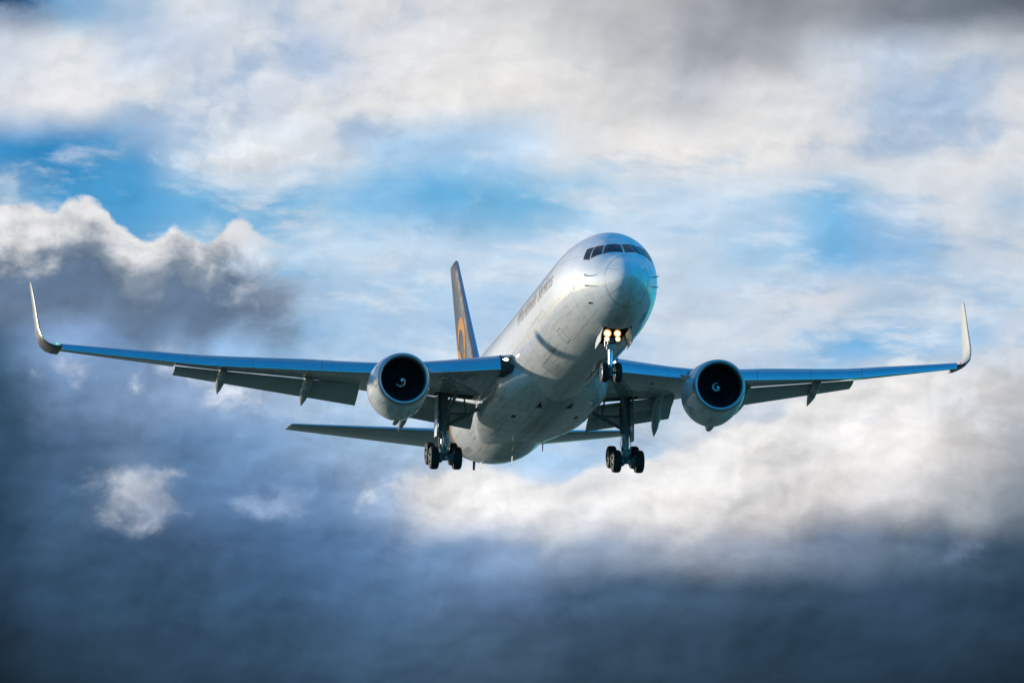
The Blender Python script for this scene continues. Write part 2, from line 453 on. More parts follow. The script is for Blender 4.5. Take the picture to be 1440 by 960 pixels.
M['brown'] = plain("tail_brown_paint", (0.050, 0.027, 0.016), 0.22, 0.0, 0.15, 1.2)
M['gold'] = plain("gold_paint", (0.52, 0.22, 0.035), 0.7, 0.0, 0.06, 2.0, 0.08)
M['letter'] = plain("brown_lettering", (0.030, 0.022, 0.018), 0.6, 0.0, 0.1, 3.0)
M['glass'] = plain("cockpit_glass", (0.010, 0.020, 0.024), 0.04, 0.0, 0.5, 2.5, 0.4)
M['seal'] = plain("window_seal", (0.30, 0.30, 0.29), 0.45, 0.0, 0.15, 5.0)
M['nozzle'] = plain("hot_nozzle_metal", (0.30, 0.28, 0.26), 0.38, 1.0, 0.25, 3.0)
M['lamp'] = plain("lit_landing_lamp", (0.9, 0.9, 0.85), 0.3, 0.0, 0.0, 3.0, 0.5, (1.0, 0.80, 0.52), 9.0)
M['lamp_halo'] = plain("amber_lamp_halo", (0.6, 0.4, 0.2), 0.4, 0.0, 0.0, 3.0, 0.5, (1.0, 0.42, 0.08), 1.1)  # emissive amber that stands in for the halo round the nose lamps
M['lamp_cool'] = plain("lit_wing_lamp", (0.9, 0.9, 0.9), 0.3, 0.0, 0.0, 3.0, 0.5, (1.0, 0.97, 0.92), 2.2)
M['green'] = plain("green_position_lamp", (0.1, 0.7, 0.2), 0.3, 0.0, 0.0, 3.0, 0.5, (0.03, 1.0, 0.12), 1.6)
M['red'] = plain("red_position_lamp", (0.7, 0.1, 0.1), 0.3, 0.0, 0.0, 3.0, 0.5, (1.0, 0.06, 0.05), 0.6)

M['door'] = plain('pale_door_enamel', (0.50, 0.50, 0.48), 0.6, 0.0, 0.2, 4.0, 0.2)
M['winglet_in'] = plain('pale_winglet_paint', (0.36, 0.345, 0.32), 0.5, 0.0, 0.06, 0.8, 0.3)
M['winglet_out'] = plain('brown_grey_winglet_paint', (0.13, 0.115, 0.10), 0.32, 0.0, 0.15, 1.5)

def grass_mat():
    m, t, b = principled("rough_grass")
    tcn = t.node('ShaderNodeTexCoord')
    P = tcn.outputs['Object']
    n = t.noise(P, 0.015, 6.0, 0.6)
    n2 = t.noise(P, 0.6, 5.0, 0.6)
    c = t.mix(t.smooth(n, 0.35, 0.65), (0.072, 0.100, 0.056, 1), (0.125, 0.145, 0.100, 1))
    c = t.mix(t.mul(t.smooth(n2, 0.4, 0.7), 0.4), c, (0.055, 0.07, 0.035, 1))
    t.put(b.inputs['Base Color'], c)
    b.inputs['Roughness'].default_value = 0.9
    b.inputs['Specular IOR Level'].default_value = 0.2
    return m
M['grass'] = grass_mat()

# ---------------------------------------------------------------- mesh helpers
class MB:
    def __init__(self):
        self.v = []; self.f = []; self.mi = []
    def _add(self, pts):
        b = len(self.v)
        self.v.extend([tuple(float(c) for c in p) for p in pts])
        return b
    def face(self, idx, mi=0):
        self.f.append(tuple(idx)); self.mi.append(mi)
    def rings(self, rings, closed=True, cap0=False, cap1=False, mi=0, skip=None):
        n = len(rings[0])
        bs = [self._add(r) for r in rings]
        for i in range(len(rings) - 1):
            for j in range(n if closed else n - 1):
                k = (j + 1) % n
                if skip and skip(i, j):
                    continue
                self.face((bs[i] + j, bs[i] + k, bs[i + 1] + k, bs[i + 1] + j), mi)
        if cap0: self.face([bs[0] + j for j in range(n)][::-1], mi)
        if cap1: self.face([bs[-1] + j for j in range(n)], mi)
        return self
    def box(self, c, s, mi=0, rot=None):
        c = Vector(c); r = rot or Matrix.Identity(3)
        P = [c + r @ Vector((sx * s[0] / 2, sy * s[1] / 2, sz * s[2] / 2)) for sx in (-1, 1) for sy in (-1, 1) for sz in (-1, 1)]
        b = self._add(P)
        for q in ((0, 1, 3, 2), (4, 6, 7, 5), (0, 4, 5, 1), (2, 3, 7, 6), (0, 2, 6, 4), (1, 5, 7, 3)):
            self.face([b + i for i in q], mi)
        return self
    def tube(self, path, radii, n=16, mi=0, caps=True, sx=1.0, sz=1.0):
        path = [Vector(p) for p in path]
        if not hasattr(radii, '__len__'): radii = [radii] * len(path)
        rings = []
        for i, p in enumerate(path):
            t = (path[min(i + 1, len(path) - 1)] - path[max(i - 1, 0)]).normalized()
            up = Vector((0, 0, 1)) if abs(t.z) < 0.92 else Vector((0, 1, 0))
            a = t.cross(up).normalized(); b = a.cross(t).normalized()
            rings.append([p + (a * math.cos(2 * math.pi * k / n) * sx + b * math.sin(2 * math.pi * k / n) * sz) * radii[i] for k in range(n)])
        return self.rings(rings, True, caps, caps, mi)
    def revolve(self, prof, axis_o, n=48, mi=0, axis='y', zbot=None):
        """prof: (axial, radius)"""
        o = Vector(axis_o); rings = []
        for (a, r) in prof:
            ring = []
            for k in range(n):
                th = 2 * math.pi * k / n
                c, s = math.cos(th), math.sin(th)
                rz = r
                if zbot and s < 0: rz = r + zbot(a, r) * (-s)
                if axis == 'y': ring.append(o + Vector((r * c, a, rz * s)))
                else: ring.append(o + Vector((a, r * c, r * s)))
            rings.append(ring)
        return self.rings(rings, True, False, False, mi)
    def build(self, name, mats, parent=None, smooth=True, angle=35, origin=None):
        me = bpy.data.meshes.new(name)
        v = self.v
        if origin is not None:
            v = [(p[0] - origin[0], p[1] - origin[1], p[2] - origin[2]) for p in v]
        me.from_pydata(v, [], self.f)
        if not isinstance(mats, (list, tuple)): mats = [mats]
        for m in mats: me.materials.append(m)
        me.polygons.foreach_set('material_index', self.mi)
        bm = bmesh.new(); bm.from_mesh(me)
        bmesh.ops.remove_doubles(bm, verts=bm.verts, dist=1e-5)
        bmesh.ops.recalc_face_normals(bm, faces=bm.faces)
        bm.to_mesh(me); bm.free()
        if smooth:
            me.polygons.foreach_set('use_smooth', [True] * len(me.polygons))
            me.set_sharp_from_angle(angle=rad(angle))
        me.update()
        o = bpy.data.objects.new(name, me)
        scene.collection.objects.link(o)
        if parent is not None: o.parent = parent
        if origin is not None:
            o.location = Vector(origin) - (Vector(parent.get('org', (0, 0, 0))) if parent is not None else Vector())
            o['org'] = tuple(origin)
        elif parent is not None and 'org' in parent.keys():
            o.location = -Vector(parent['org'])
        return o

def pchip(xs, ys, x):
    xs = np.asarray(xs, float); ys = np.asarray(ys, float); x = np.asarray(x, float)
    h = np.diff(xs); d = np.diff(ys) / h
    m = np.zeros_like(ys)
    for i in range(1, len(xs) - 1):
        if d[i - 1] * d[i] > 0:
            w1 = 2 * h[i] + h[i - 1]; w2 = h[i] + 2 * h[i - 1]
            m[i] = (w1 + w2) / (w1 / d[i - 1] + w2 / d[i])
    m[0] = d[0]; m[-1] = d[-1]
    i = np.clip(np.searchsorted(xs, x) - 1, 0, len(h) - 1)
    t = np.clip((x - xs[i]) / h[i], 0, 1)
    return ((2 * t**3 - 3 * t**2 + 1) * ys[i] + (t**3 - 2 * t**2 + t) * h[i] * m[i] + (-2 * t**3 + 3 * t**2) * ys[i + 1] + (t**3 - t**2) * h[i] * m[i + 1])

# ---------------------------------------------------------------- ground
gm = MB()
N, S = 24, 24000.0
gx = np.linspace(-S, S, N)
gm.rings([[(x, y, 0.0) for x in gx] for y in gx], closed=False)
ground = gm.build("ground", M['grass'], smooth=False)
ground['kind'] = 'structure'

# ---------------------------------------------------------------- the airplane (its own frame: nose at y=0, tail at +y, +x = its left side)
plane = bpy.data.objects.new("cargo_airplane", None)
scene.collection.objects.link(plane)
plane.location = PLANE_LOC
plane.rotation_euler = PLANE_ROT
plane['label'] = "white twin engine cargo airplane with brown tail flying low, landing gear and flaps down"
plane['category'] = "airplane"

# --- fuselage
FY   = [0.0, 0.04, 0.12, 0.3, 0.6, 1.0, 1.5, 2.0, 2.5, 3.0, 3.5, 4.0, 5.0, 6.0, 7.0, 8.5, 10.0, 37, 40, 42, 44, 47.5, 50, 52, 54.3]
FTOP = [-.87, -.71, -.57, -.36, -.11, .12, .36, .59, .95, 1.28, 1.58, 1.84, 2.21, 2.43, 2.55, 2.64, 2.65, 2.65, 2.65, 2.65, 2.65, 2.60, 2.45, 2.25, 1.85]
FBOT = [-.87, -1.02, -1.17, -1.39, -1.64, -1.88, -2.08, -2.23, -2.34, -2.43, -2.51, -2.58, -2.67, -2.74, -2.80, -2.84, -2.85, -2.85, -2.55, -2.20, -1.78, -.95, -.30, .30, 1.10]
FHW  = [0.0, .13, .24, .40, .59, .80, 1.03, 1.24, 1.43, 1.60, 1.76, 1.90, 2.12, 2.28, 2.39, 2.49, 2.515, 2.515, 2.42, 2.28, 2.08, 1.55, 1.10, .75, .35]
FZC  = [-.87, -.87, -.87, -.86, -.84, -.80, -.73, -.64, -.54, -.45, -.36, -.28, -.16, -.08, -.03, 0, 0, 0, .05, .15, .30, .75, 1.05, 1.3, 1.5]

def fus(y, th):
    """surface point; th = 0 at the crown, pi at the keel, positive to +x"""
    top, bot = pchip(FY, FTOP, y), pchip(FY, FBOT, y)
    hw, zc = pchip(FY, FHW, y), pchip(FY, FZC, y)
    c, s = math.cos(th), math.sin(th)
    return Vector((hw * s, y, zc + (top - zc if c > 0 else zc - bot) * c))

def fus_n(y, th):
    e = 1e-3
    a = fus(y + e, th) - fus(y - e, th); b = fus(y, th + e) - fus(y, th - e)
    n = a.cross(b).normalized()
    p = fus(y, th); c = Vector((0, y, float(pchip(FY, FZC, y))))
    return n if n.dot(p - c) > 0 else -n

def fus_p(y, th, off):
    return fus(y, th) + fus_n(y, th) * off

def th_at_z(y, z, side=-1):
    """angle on the given side where the skin is at height z"""
    top, bot = pchip(FY, FTOP, y), pchip(FY, FBOT, y); zc = pchip(FY, FZC, y)
    c = (z - zc) / ((top - zc) if z > zc else (zc - bot))
    return side * math.acos(max(-1, min(1, c)))

NT_ = 112
ys = np.unique(np.round(np.concatenate([
    1.6 * np.linspace(0.02, 1, 16) ** 2, np.linspace(1.6, 9, 38), np.linspace(9, 36, 28), np.linspace(36, 54.3, 34), [4.3, 7.0]]), 4))
mb = MB()
ring_th = [2 * math.pi * (j + 0.5) / NT_ for j in range(NT_)]
rings = [[fus(y, t) for t in ring_th] for y in ys]
def in_bay(i, j):
    y = 0.5 * (ys[i] + ys[i + 1]); t = 2 * math.pi * (j + 1.0) / NT_
    p = fus(y, t)
    return 4.3 < y < 7.0 and p.z < -1.5 and abs(p.x) < 0.62
mb.rings(rings, True, True, True, 0, in_bay)
fuselage = mb.build("fuselage", M['fuselage'], plane)

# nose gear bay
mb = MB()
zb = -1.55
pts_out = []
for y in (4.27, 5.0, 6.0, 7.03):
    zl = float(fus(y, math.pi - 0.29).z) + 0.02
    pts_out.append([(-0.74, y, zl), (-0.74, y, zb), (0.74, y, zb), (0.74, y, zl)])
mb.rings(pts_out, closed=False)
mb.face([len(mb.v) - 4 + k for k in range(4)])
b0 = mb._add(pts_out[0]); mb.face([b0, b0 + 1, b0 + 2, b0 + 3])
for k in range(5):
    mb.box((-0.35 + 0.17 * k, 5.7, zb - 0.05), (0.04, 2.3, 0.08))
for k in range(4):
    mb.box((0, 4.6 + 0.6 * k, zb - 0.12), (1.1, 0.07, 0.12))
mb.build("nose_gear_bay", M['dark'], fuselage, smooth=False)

def skin_patch(outline, nu, nv, off, side=1):
    """bilinear patch on the fuselage between four (y, th) corners given in ring order"""
    (a, b, c, d) = outline
    rows = []
    for i in range(nv + 1):
        v = i / nv
        row = []
        for j in range(nu + 1):
            u = j / nu
            y = (a[0] * (1 - u) + b[0] * u) * (1 - v) + (d[0] * (1 - u) + c[0] * u) * v
            t = (a[1] * (1 - u) + b[1] * u) * (1 - v) + (d[1] * (1 - u) + c[1] * u) * v
            row.append(fus_p(y, side * t, off))
        rows.append(row)
    return rows

# cockpit windows: corner (y, th) top-inner, top-outer, bottom-outer, bottom-inner on the +x side
WIN = [[(2.82, 0.035), (3.099, 0.43), (2.552, 0.676), (2.063, 0.05)], [(3.176, 0.493), (3.557, 0.684), (3.171, 1.0), (2.648, 0.73)], [(3.643, 0.719), (4.026, 0.841), (3.791, 1.103), (3.259, 1.062)]]
def shrink(q, k):
    cy = sum(p[0] for p in q) / 4; ct = sum(p[1] for p in q) / 4
    return [(cy + (p[0] - cy) * k, ct + (p[1] - ct) * k) for p in q]
for q in WIN:
    for side in (-1, 1):
        fr = MB(); fr.rings(skin_patch(shrink(q, 1.09), 10, 8, 0.006, side), closed=False)
        fo = fr.build("window_frame", M['seal'], fuselage)
        gl = MB(); gl.rings(skin_patch(q, 10, 8, 0.014, side), closed=False)
        gl.build("cockpit_window", M['glass'], fuselage)

# radome joint, a thin dark ring, and the seam aft of it
mb = MB()
mb.rings([[fus_p(y, t, 0.004) for t in [2 * math.pi * k / 96 for k in range(96)]] for y in (1.50, 1.525)], True)
mb.build("radome_joint", M['seal'], fuselage)
# lightning strips on the radome
for a in (-2.2, -1.15, 1.15, 2.2, 3.14):
    mb = MB(); mb.rings([[fus_p(y, a - 0.012, 0.004), fus_p(y, a + 0.012, 0.004)] for y in np.linspace(0.55, 1.46, 8)], False)
    mb.build("lightning_strip", M['seal'], fuselage)

# pitot probes and small vents on the nose sides
for side in (-1, 1):
    for (y, z) in ((3.05, -0.32), (3.05, -0.80)):
        t = th_at_z(y, z, side); p = fus(y, t); n = fus_n(y, t)
        mb = MB()
        mb.tube([p - n * 0.02, p + n * 0.13, p + n * 0.16 + Vector((0, -0.06, 0)), p + n * 0.16 + Vector((0, -0.32, 0))], [0.03, 0.024, 0.022, 0.012], 10)
        mb.build("pitot_probe", M['gear'], fuselage)
t = th_at_z(3.4, -1.55, -1); p = fus(3.4, t); n = fus_n(3.4, t)
mb = MB(); mb.box(p + n * 0.02, (0.10, 0.12, 0.07)); mb.build("angle_sensor", M['dark'], fuselage)

# lettering on the right side
fc = bpy.data.curves.new("lettering_curve", 'FONT')
fc.body = "Worldwide Services"
fc.resolution_u = 4
fc.offset = 0.010
fc.space_character = 1.04
fc.space_word = 1.3
fo = bpy.data.objects.new("lettering_source", fc)
scene.collection.objects.link(fo)
bpy.context.view_layer.update()
dg = bpy.context.evaluated_depsgraph_get()
tm = bpy.data.meshes.new_from_object(fo.evaluated_get(dg))
bpy.data.objects.remove(fo)
bm = bmesh.new(); bm.from_mesh(tm)
bmesh.ops.triangulate(bm, faces=bm.faces)
for _ in range(2):
    bmesh.ops.subdivide_edges(bm, edges=[e for e in bm.edges if e.calc_length() > 0.14], cuts=1)
    bmesh.ops.triangulate(bm, faces=bm.faces)
xs_ = sorted(v.co.x for v in bm.verts); xmax = xs_[-1]
gap = max(range(len(xs_) - 1), key=lambda i: xs_[i + 1] - xs_[i])      # the space between the two words
xcut = 0.5 * (xs_[gap] + xs_[gap + 1])
for first in (True, False):                                            # one part per word
    b2 = bm.copy()
    bmesh.ops.delete(b2, geom=[v for v in b2.verts if (v.co.x > xcut) == first], context='VERTS')
    for v in b2.verts:
        y = 18.2 - 10.2 * v.co.x / xmax
        zr = 0.22 + v.co.y * 1.10
        v.co = fus_p(y, th_at_z(y, zr, -1), 0.008)
    tm = bpy.data.meshes.new("lettering"); b2.to_mesh(tm); b2.free()
    tm.materials.append(M['letter'])
    lt = bpy.data.objects.new("lettering", tm); scene.collection.objects.link(lt); lt.parent = fuselage
bm.free()
# small registration stripe lower down
mb = MB()
mb.rings([[fus_p(y, th_at_z(y, -0.42, -1), 0.006), fus_p(y, th_at_z(y, -0.50, -1), 0.006)] for y in np.linspace(10.6, 14.0, 12)], False)
mb.build("registration_strip", M['seal'], fuselage)

# door and hatch outlines (grooves read as thin darker strips)
def outline(name, y0, y1, z0, z1, side, wd=0.035, mat='seal'):
    mb = MB()
    def strip(pts):
        rows = []
        for (ya, za, yb, zb_) in pts:
            rows.append([fus_p(ya, th_at_z(ya, za, side), 0.004), fus_p(yb, th_at_z(yb, zb_, side), 0.004)])
        mb.rings(rows, False)
    zs_ = np.linspace(z0, z1, 10); ys_ = np.linspace(y0, y1, 6)
    strip([(y0, z, y0 + wd, z) for z in zs_]); strip([(y1 - wd, z, y1, z) for z in zs_])
    strip([(y, z0, y, z0 + wd) for y in ys_[0:]]); strip([(y, z1 - wd, y, z1) for y in ys_])
    return mb.build(name, M[mat], fuselage)
outline("crew_door", 4.75, 5.75, -0.75, 1.05, 1)
outline("lower_cargo_door", 11.9, 15.3, -2.15, -0.55, -1)
outline("bulk_cargo_door", 34.6, 36.3, -2.0, -0.7, -1)
outline("access_hatch", 8.6, 9.5, -2.3, -1.7, -1)
# outflow grille on the aft belly
mb = MB()
for k in range(6):
    y = 38.3 + 0.42 * k
    mb.rings([[fus_p(y, -2.48, 0.006), fus_p(y, -2.36, 0.006)], [fus_p(y + 0.26, -2.48, 0.006), fus_p(y + 0.26, -2.36, 0.006)]], False)
mb.build("outflow_grille", M['seal'], fuselage)
mb = MB()
for k in range(9):
    y = 13.9 + 0.24 * k
    mb.rings([[fus_p(y, t, 0.006) for t in np.linspace(-2.78, -2.40, 6)], [fus_p(y + 0.05, t, 0.006) for t in np.linspace(-2.78, -2.40, 6)]], False)
mb.build("belly_louvre", M['seal'], fuselage)

# blade antennas, drain mast, tail skid
def blade(name, base, h, c, mat, lean=0.25, tk=0.035, flip=-1, par=None):
    mb = MB(); b = Vector(base)
    rows = []
    for f in (0, 0.5, 1.0):
        cc = c * (1 - 0.45 * f); o = b + Vector((0, lean * f * h, flip * h * f))
        rows.append([o + Vector((0, -cc / 2, 0)), o + Vector((tk * (1 - .4 * f), 0, 0)), o + Vector((0, cc / 2, 0)), o + Vector((-tk * (1 - .4 * f), 0, 0))])
    mb.rings(rows, True, True, True)
    return mb.build(name, M[mat], par or fuselage)
blade("blade_antenna", (0.08, 35.6, -2.98), 0.42, 0.42, 'white', 0.4)
blade("blade_antenna", (-0.6, 41.4, -2.20), 0.36, 0.30, 'white', 0.4)
blade("blade_antenna", (0.0, 10.5, -2.84), 0.38, 0.40, 'white', 0.4)
blade("blade_antenna", (1.5, 34.5, -2.50), 0.36, 0.30, 'seal', 0.2)
mb = MB(); mb.tube([(-0.12, 46.7, -1.0), (-0.12, 46.9, -1.62)], [0.12, 0.085], 12, sx=0.8); mb.build("tail_skid", M['gear'], fuselage)
mb = MB(); mb.tube([(-0.55, 3.9, -2.42), (-0.55, 3.92, -2.52)], [0.03, 0.015], 8); mb.build("drain_mast", M['gear_light'], fuselage)

# --- belly fairing round the wing roots
mb = MB(); rows = []
for y in np.linspace(17.8, 37.6, 48):
    f = min(1, max(0, (y - 17.8) / 5.5)); f = f * f * (3 - 2 * f)
    g = min(1, max(0, (37.6 - y) / 9.5)); g = g * g * (3 - 2 * g)
    k = min(f, g)
    hw = 1.70 + 1.20 * k; zb_ = -2.50 - 0.54 * k; zc = -1.62; zt = -0.75
    ring = []
    for j in range(72):
        a = 2 * math.pi * j / 72; c, s = math.cos(a), math.sin(a)
        e = 2 / 2.7
        px_ = hw * math.copysign(abs(s) ** e, s)
        pz = zc + (zt - zc if c > 0 else zc - zb_) * math.copysign(abs(c) ** e, c)
        ring.append((px_, y, pz))
    rows.append(ring)
mb.rings(rows, True, True, True)
fairing = mb.build("belly_fairing", M['white'], plane)
def fair_pt(x, y, off=0.006):
    f = min(1, max(0, (y - 17.8) / 5.5)); f = f * f * (3 - 2 * f)
    g = min(1, max(0, (37.6 - y) / 9.5)); g = g * g * (3 - 2 * g)
    k = min(f, g); hw = 1.70 + 1.20 * k; zb_ = -2.50 - 0.54 * k
    q = max(0, 1 - (abs(x) / hw) ** 2.7) ** (1 / 2.7)
    return Vector((x, y, -1.62 + (-1.62 - zb_) * -q - off))
for side in (-1, 1):       # ram air inlets
    mb = MB(); rows = []
    for f in np.linspace(0, 1, 9):
        xl, xr = 0.80 - 0.22 * f, 0.82 + 0.08 * f
        rows.append([fair_pt(side * (xl + (xr - xl) * q), 21.3 + 1.0 * f, 0.012) for q in np.linspace(0, 1, 6)])
    mb.rings(rows, False)
    mb.build("ram_air_inlet", M['dark'], fairing, smooth=False)
    mb = MB(); b_ = mb._add([fair_pt(side * 1.5, 24.6), fair_pt(side * 1.68, 24.6), fair_pt(side * 1.68, 25.3), fair_pt(side * 1.5, 25.3)])
    mb.face([b_, b_ + 1, b_ + 2, b_ + 3]); mb.build("vent", M['dark'], fairing, smooth=False)
for (xx, y0, y1) in ((-0.28, 21, 36), (0.28, 21, 36), (-1.75, 25.5, 31.5), (1.75, 25.5, 31.5)):
    mb = MB(); mb.rings([[fair_pt(xx - 0.014, y, .004), fair_pt(xx + 0.014, y, .004)] for y in np.linspace(y0, y1, 16)], False)
    mb.build("gear_door_seam", M['seal'], fairing)
for yy in (23.2, 26.2, 30.6):
    mb = MB(); mb.rings([[fair_pt(x, yy - 0.014, .004), fair_pt(x, yy + 0.014, .004)] for x in np.linspace(-2.2, 2.2, 24)], False)
    mb.build("gear_door_seam", M['seal'], fairing)

# --- wings
YT = 34.12
TAN = math.tan(rad(34.0))
def le_y(s): return YT - (23.3 - s) * TAN
def te_y(s):
    return float(pchip([1.5, 7.6, 8.6, 23.35], [30.1, 30.15, 30.55, 36.35], s))
def le_z(s):
    return float(pchip([1.0, 2.8, 6.0, 8.6, 10.2, 11.9, 14.5, 16.85, 18.2, 20.8, 23.35], [-.86, -.74, -.62, -.40, -.18, .08, .48, .87, 1.16, 1.68, 2.20], s))
def twist(s): return rad(float(np.interp(s, [2.5, 5.0, 7.2, 9.0, 12.0, 17.0, 23.35], [3.9, 3.1, 2.0, 0.2, -0.6, -1.5, -1.6])))
def thick(s): return float(np.interp(s, [1.5, 8.5, 23.35], [0.135, 0.115, 0.095]))
def half_t(u): return 5 * (0.2969 * math.sqrt(max(u, 0)) - 0.1260 * u - 0.3516 * u * u + 0.2843 * u**3 - 0.1020 * u**4)
SET = 0.28                                  # the fixed nose sits behind the extended slats
def wing_pt(s, u, surf, side):
    """u = chord fraction, surf = +1 upper / -1 lower"""
    y0 = le_y(s) + SET; c = te_y(s) - y0
    h = half_t(u) * thick(s) * c * (1.05 if surf > 0 else -0.80 * (1 - 0.55 * u * u))
    a = twist(s); z0 = le_z(s) - float(np.interp(s, [8, 12], [0.30, 0.12])) * hs(s)
    return Vector((side * s, y0 + u * c * math.cos(a) + h * math.sin(a), z0 - u * c * math.sin(a) + h * math.cos(a)))
def hs(s): return float(np.interp(s, [2.5, 6, 9, 18, 23.3], [0.78, 0.70, 0.64, 0.56, 0.38]))
FLAPS = [(2.9, 7.3), (8.75, 17.65)]
def cuts(s):
    for a, b in FLAPS:
        if a <= s <= b: return 0.76, 0.86
    return 1.0, 1.0
def airfoil_ring(le, chord, tw, tdir, tc, n=13):
    """closed section: chord along +y, thickness along tdir"""
    le = Vector(le); tdir = Vector(tdir).normalized(); out = []
    us = [0.5 * (1 - math.cos(math.pi * i / n)) for i in range(n + 1)]
    cd = Vector((0, math.cos(tw), 0)) - tdir * math.sin(tw)
    td = tdir * math.cos(tw) + Vector((0, math.sin(tw), 0))
    for u in us[::-1]: out.append(le + cd * (u * chord) + td * (half_t(u) * tc * chord))
    for u in us[1:-1]: out.append(le + cd * (u * chord) - td * (half_t(u) * tc * chord))
    return out

def make_wing(side):
    st = sorted(set([1.6, 2.4, 3.3, 5.2, 6.2, 8.0, 9.6, 10.6, 11.8, 13.0, 14.2, 15.4, 16.6, 18.5, 19.7, 20.9, 22.1, 23.35]
                    + [a + e for fl in FLAPS for a in fl for e in (-0.004, 0.004)]))
    mb = MB(); rows = []; n = 14
    us = [0.5 * (1 - math.cos(math.pi * i / n)) for i in range(n + 1)]
    for s in st:
        lo, up = cuts(s)
        ring = [wing_pt(s, u * up, 1, side) for u in us[::-1]] + [wing_pt(s, u * lo, -1, side) for u in us[1:]]
        if lo < 1:          # cove behind the lower skin
            ring.append(wing_pt(s, lo + 0.004, 1, side) * 0.35 + wing_pt(s, lo + 0.004, -1, side) * 0.65)
            ring.append(wing_pt(s, lo + 0.03, 1, side) + Vector((0, 0, -0.06)))
        else:
            ring.append(wing_pt(s, 0.9999, 1, side)); ring.append(wing_pt(s, 0.99995, 1, side))
        rows.append(ring)
    nl = len(us)
    def skip(i, j):         # wheel well opening in the lower skin
        s = 0.5 * (st[i] + st[i + 1])
        if not (3.2 < s < 5.3): return False
        k = j - (nl - 1)
        if k < 0 or k >= nl - 1: return False
        u = 0.5 * (us[k] + us[k + 1]) * 0.76
        return 0.60 < u < 0.75
    mb.rings(rows, True, True, True, 0, skip)
    wing = mb.build("wing", M['wing'], plane, angle=28)
    # slats
    for (a, b) in ((2.95, 6.95), (8.25, 11.08), (11.10, 14.28), (14.30, 17.38), (17.40, 20.58), (20.60, 23.28)):
        mb = MB(); rows = []
        for s in np.linspace(a, b, 7):
            h = hs(s); y = le_y(s); z = le_z(s)
            prof = [(1.05, .02), (.72, .01), (.48, -.05), (.32, -.14), (.21, -.26), (.135, -.40), (.08, -.56), (.035, -.72), (.008, -.85), (0.0, -.92), (.015, -.97), (.055, -1.0), (.13, -.99),
                    (.17, -.90), (.21, -.70), (.30, -.46), (.48, -.22), (.78, -.07)]
            rows.append([Vector((side * s, y + p * h * 1.05, z + q * h)) for p, q in prof])
        mb.rings(rows, True, True, True)
        mb.build("leading_edge_slat", M['metal'], wing, angle=50)
    # flaps: (s, leading edge y z, trailing edge y z)
    def flap(name, e0, e1, tc, ins=0.0):
        mb = MB(); rows = []
        for f in np.linspace(0, 1, 5):
            s = e0[0] * (1 - f) + e1[0] * f
            ly, lz, ty, tz = [e0[k] * (1 - f) + e1[k] * f for k in (1, 2, 3, 4)]
            ch = math.hypot(ty - ly, lz - tz); a = math.atan2(lz - tz, ty - ly)
            rows.append(airfoil_ring((side * s, ly, lz), ch, a, (0, 0, 1), tc, 10))
        mb.rings(rows, True, True, True)
        return mb.build(name, M['flap'], wing, angle=40)
    flap("outboard_flap", (8.78, 29.0, -0.68, 30.75, -1.42), (17.62, 33.36, 0.93, 34.50, 0.70), 0.13)
    flap("inboard_flap", (2.95, 28.22, -1.70, 29.35, -2.18), (7.27, 28.34, -1.03, 29.40, -1.47), 0.15)
    flap("aft_flap", (2.95, 29.30, -2.19, 30.15, -2.65), (7.27, 29.35, -1.42, 30.15, -1.90), 0.13)
    # flap track fairings
    for s in (6.35, 11.25, 15.35):
        lo_u = 0.76; p0 = wing_pt(s, lo_u, -1, side); c = te_y(s) - le_y(s) - SET
        k = 1.0 if s < 14 else 0.88
        x = side * s
        if s > 8:
            offs = [(-.75, .02, .05), (-.72, -.06, .20), (-.5, -.14, .27), (0.0, -.20, .285), (.35, -.27, .28), (.5, -.30, .19), (.62, -.36, .25), (1.1, -.50, .25), (1.7, -.68, .17), (2.5, -.92, .012)]
        else:
            offs = [(-1.3, .05, .03), (-1.0, -.06, .16), (-.4, -.20, .24), (.1, -.38, .25), (.7, -.78, .25), (.95, -.98, .24), (1.0, -1.04, .19), (1.3, -1.18, .19), (1.7, -1.36, .13), (2.2, -1.58, .012)]
        pth = [p0 + Vector((0, q[0] * k, q[1] * k)) for q in offs]; rr = [q[2] for q in offs]
        if s < 8:
            pth = [p + Vector((side * .22 * max(0, p.y - p0.y) / 2.2, 0, 0)) for p in pth]
        mb = MB(); mb.tube(pth, [q * k for q in rr], 16, sz=1.2)
        mb.build("flap_track_fairing", M['flap'], wing)
    # blended winglet
    pth = [(23.30, 34.35, 2.07, 2.3, 0), (23.62, 34.50, 2.13, 2.25, 12), (23.92, 34.67, 2.27, 2.2, 32), (24.16, 34.90, 2.52, 2.1, 52), (24.27, 35.15, 2.85, 2.0, 70), (24.34, 35.45, 3.25, 1.9, 83),
           (24.39, 36.1, 4.1, 1.6, 86), (24.46, 36.85, 5.1, 1.25, 86), (24.53, 37.5, 5.98, 0.95, 86), (24.54, 37.8, 6.12, 0.5, 86)]
    mb = MB(); rows = []
    for (s, y, z, c, ang) in pth:
        a = rad(ang)
        rows.append(airfoil_ring((side * s, y, z), c, 0, (-side * math.sin(a), 0, math.cos(a)), 0.075, 12))
    mb.rings(rows, True, True, True)
    nr = len(rows[0])
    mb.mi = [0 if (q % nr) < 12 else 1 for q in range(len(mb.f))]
    mb.build("winglet", [M['winglet_in'], M['winglet_out']], wing)
    # position light
    mb = MB(); mb.revolve([(-.09, .004), (-.07, .03), (0, .048), (.09, .035), (.15, .004)], (side * 23.52, 34.42, 2.20), 14)
    mb.build("position_light", M['green'] if side < 0 else M['red'], wing)
    # landing light in the wing root
    mb = MB(); rows = []
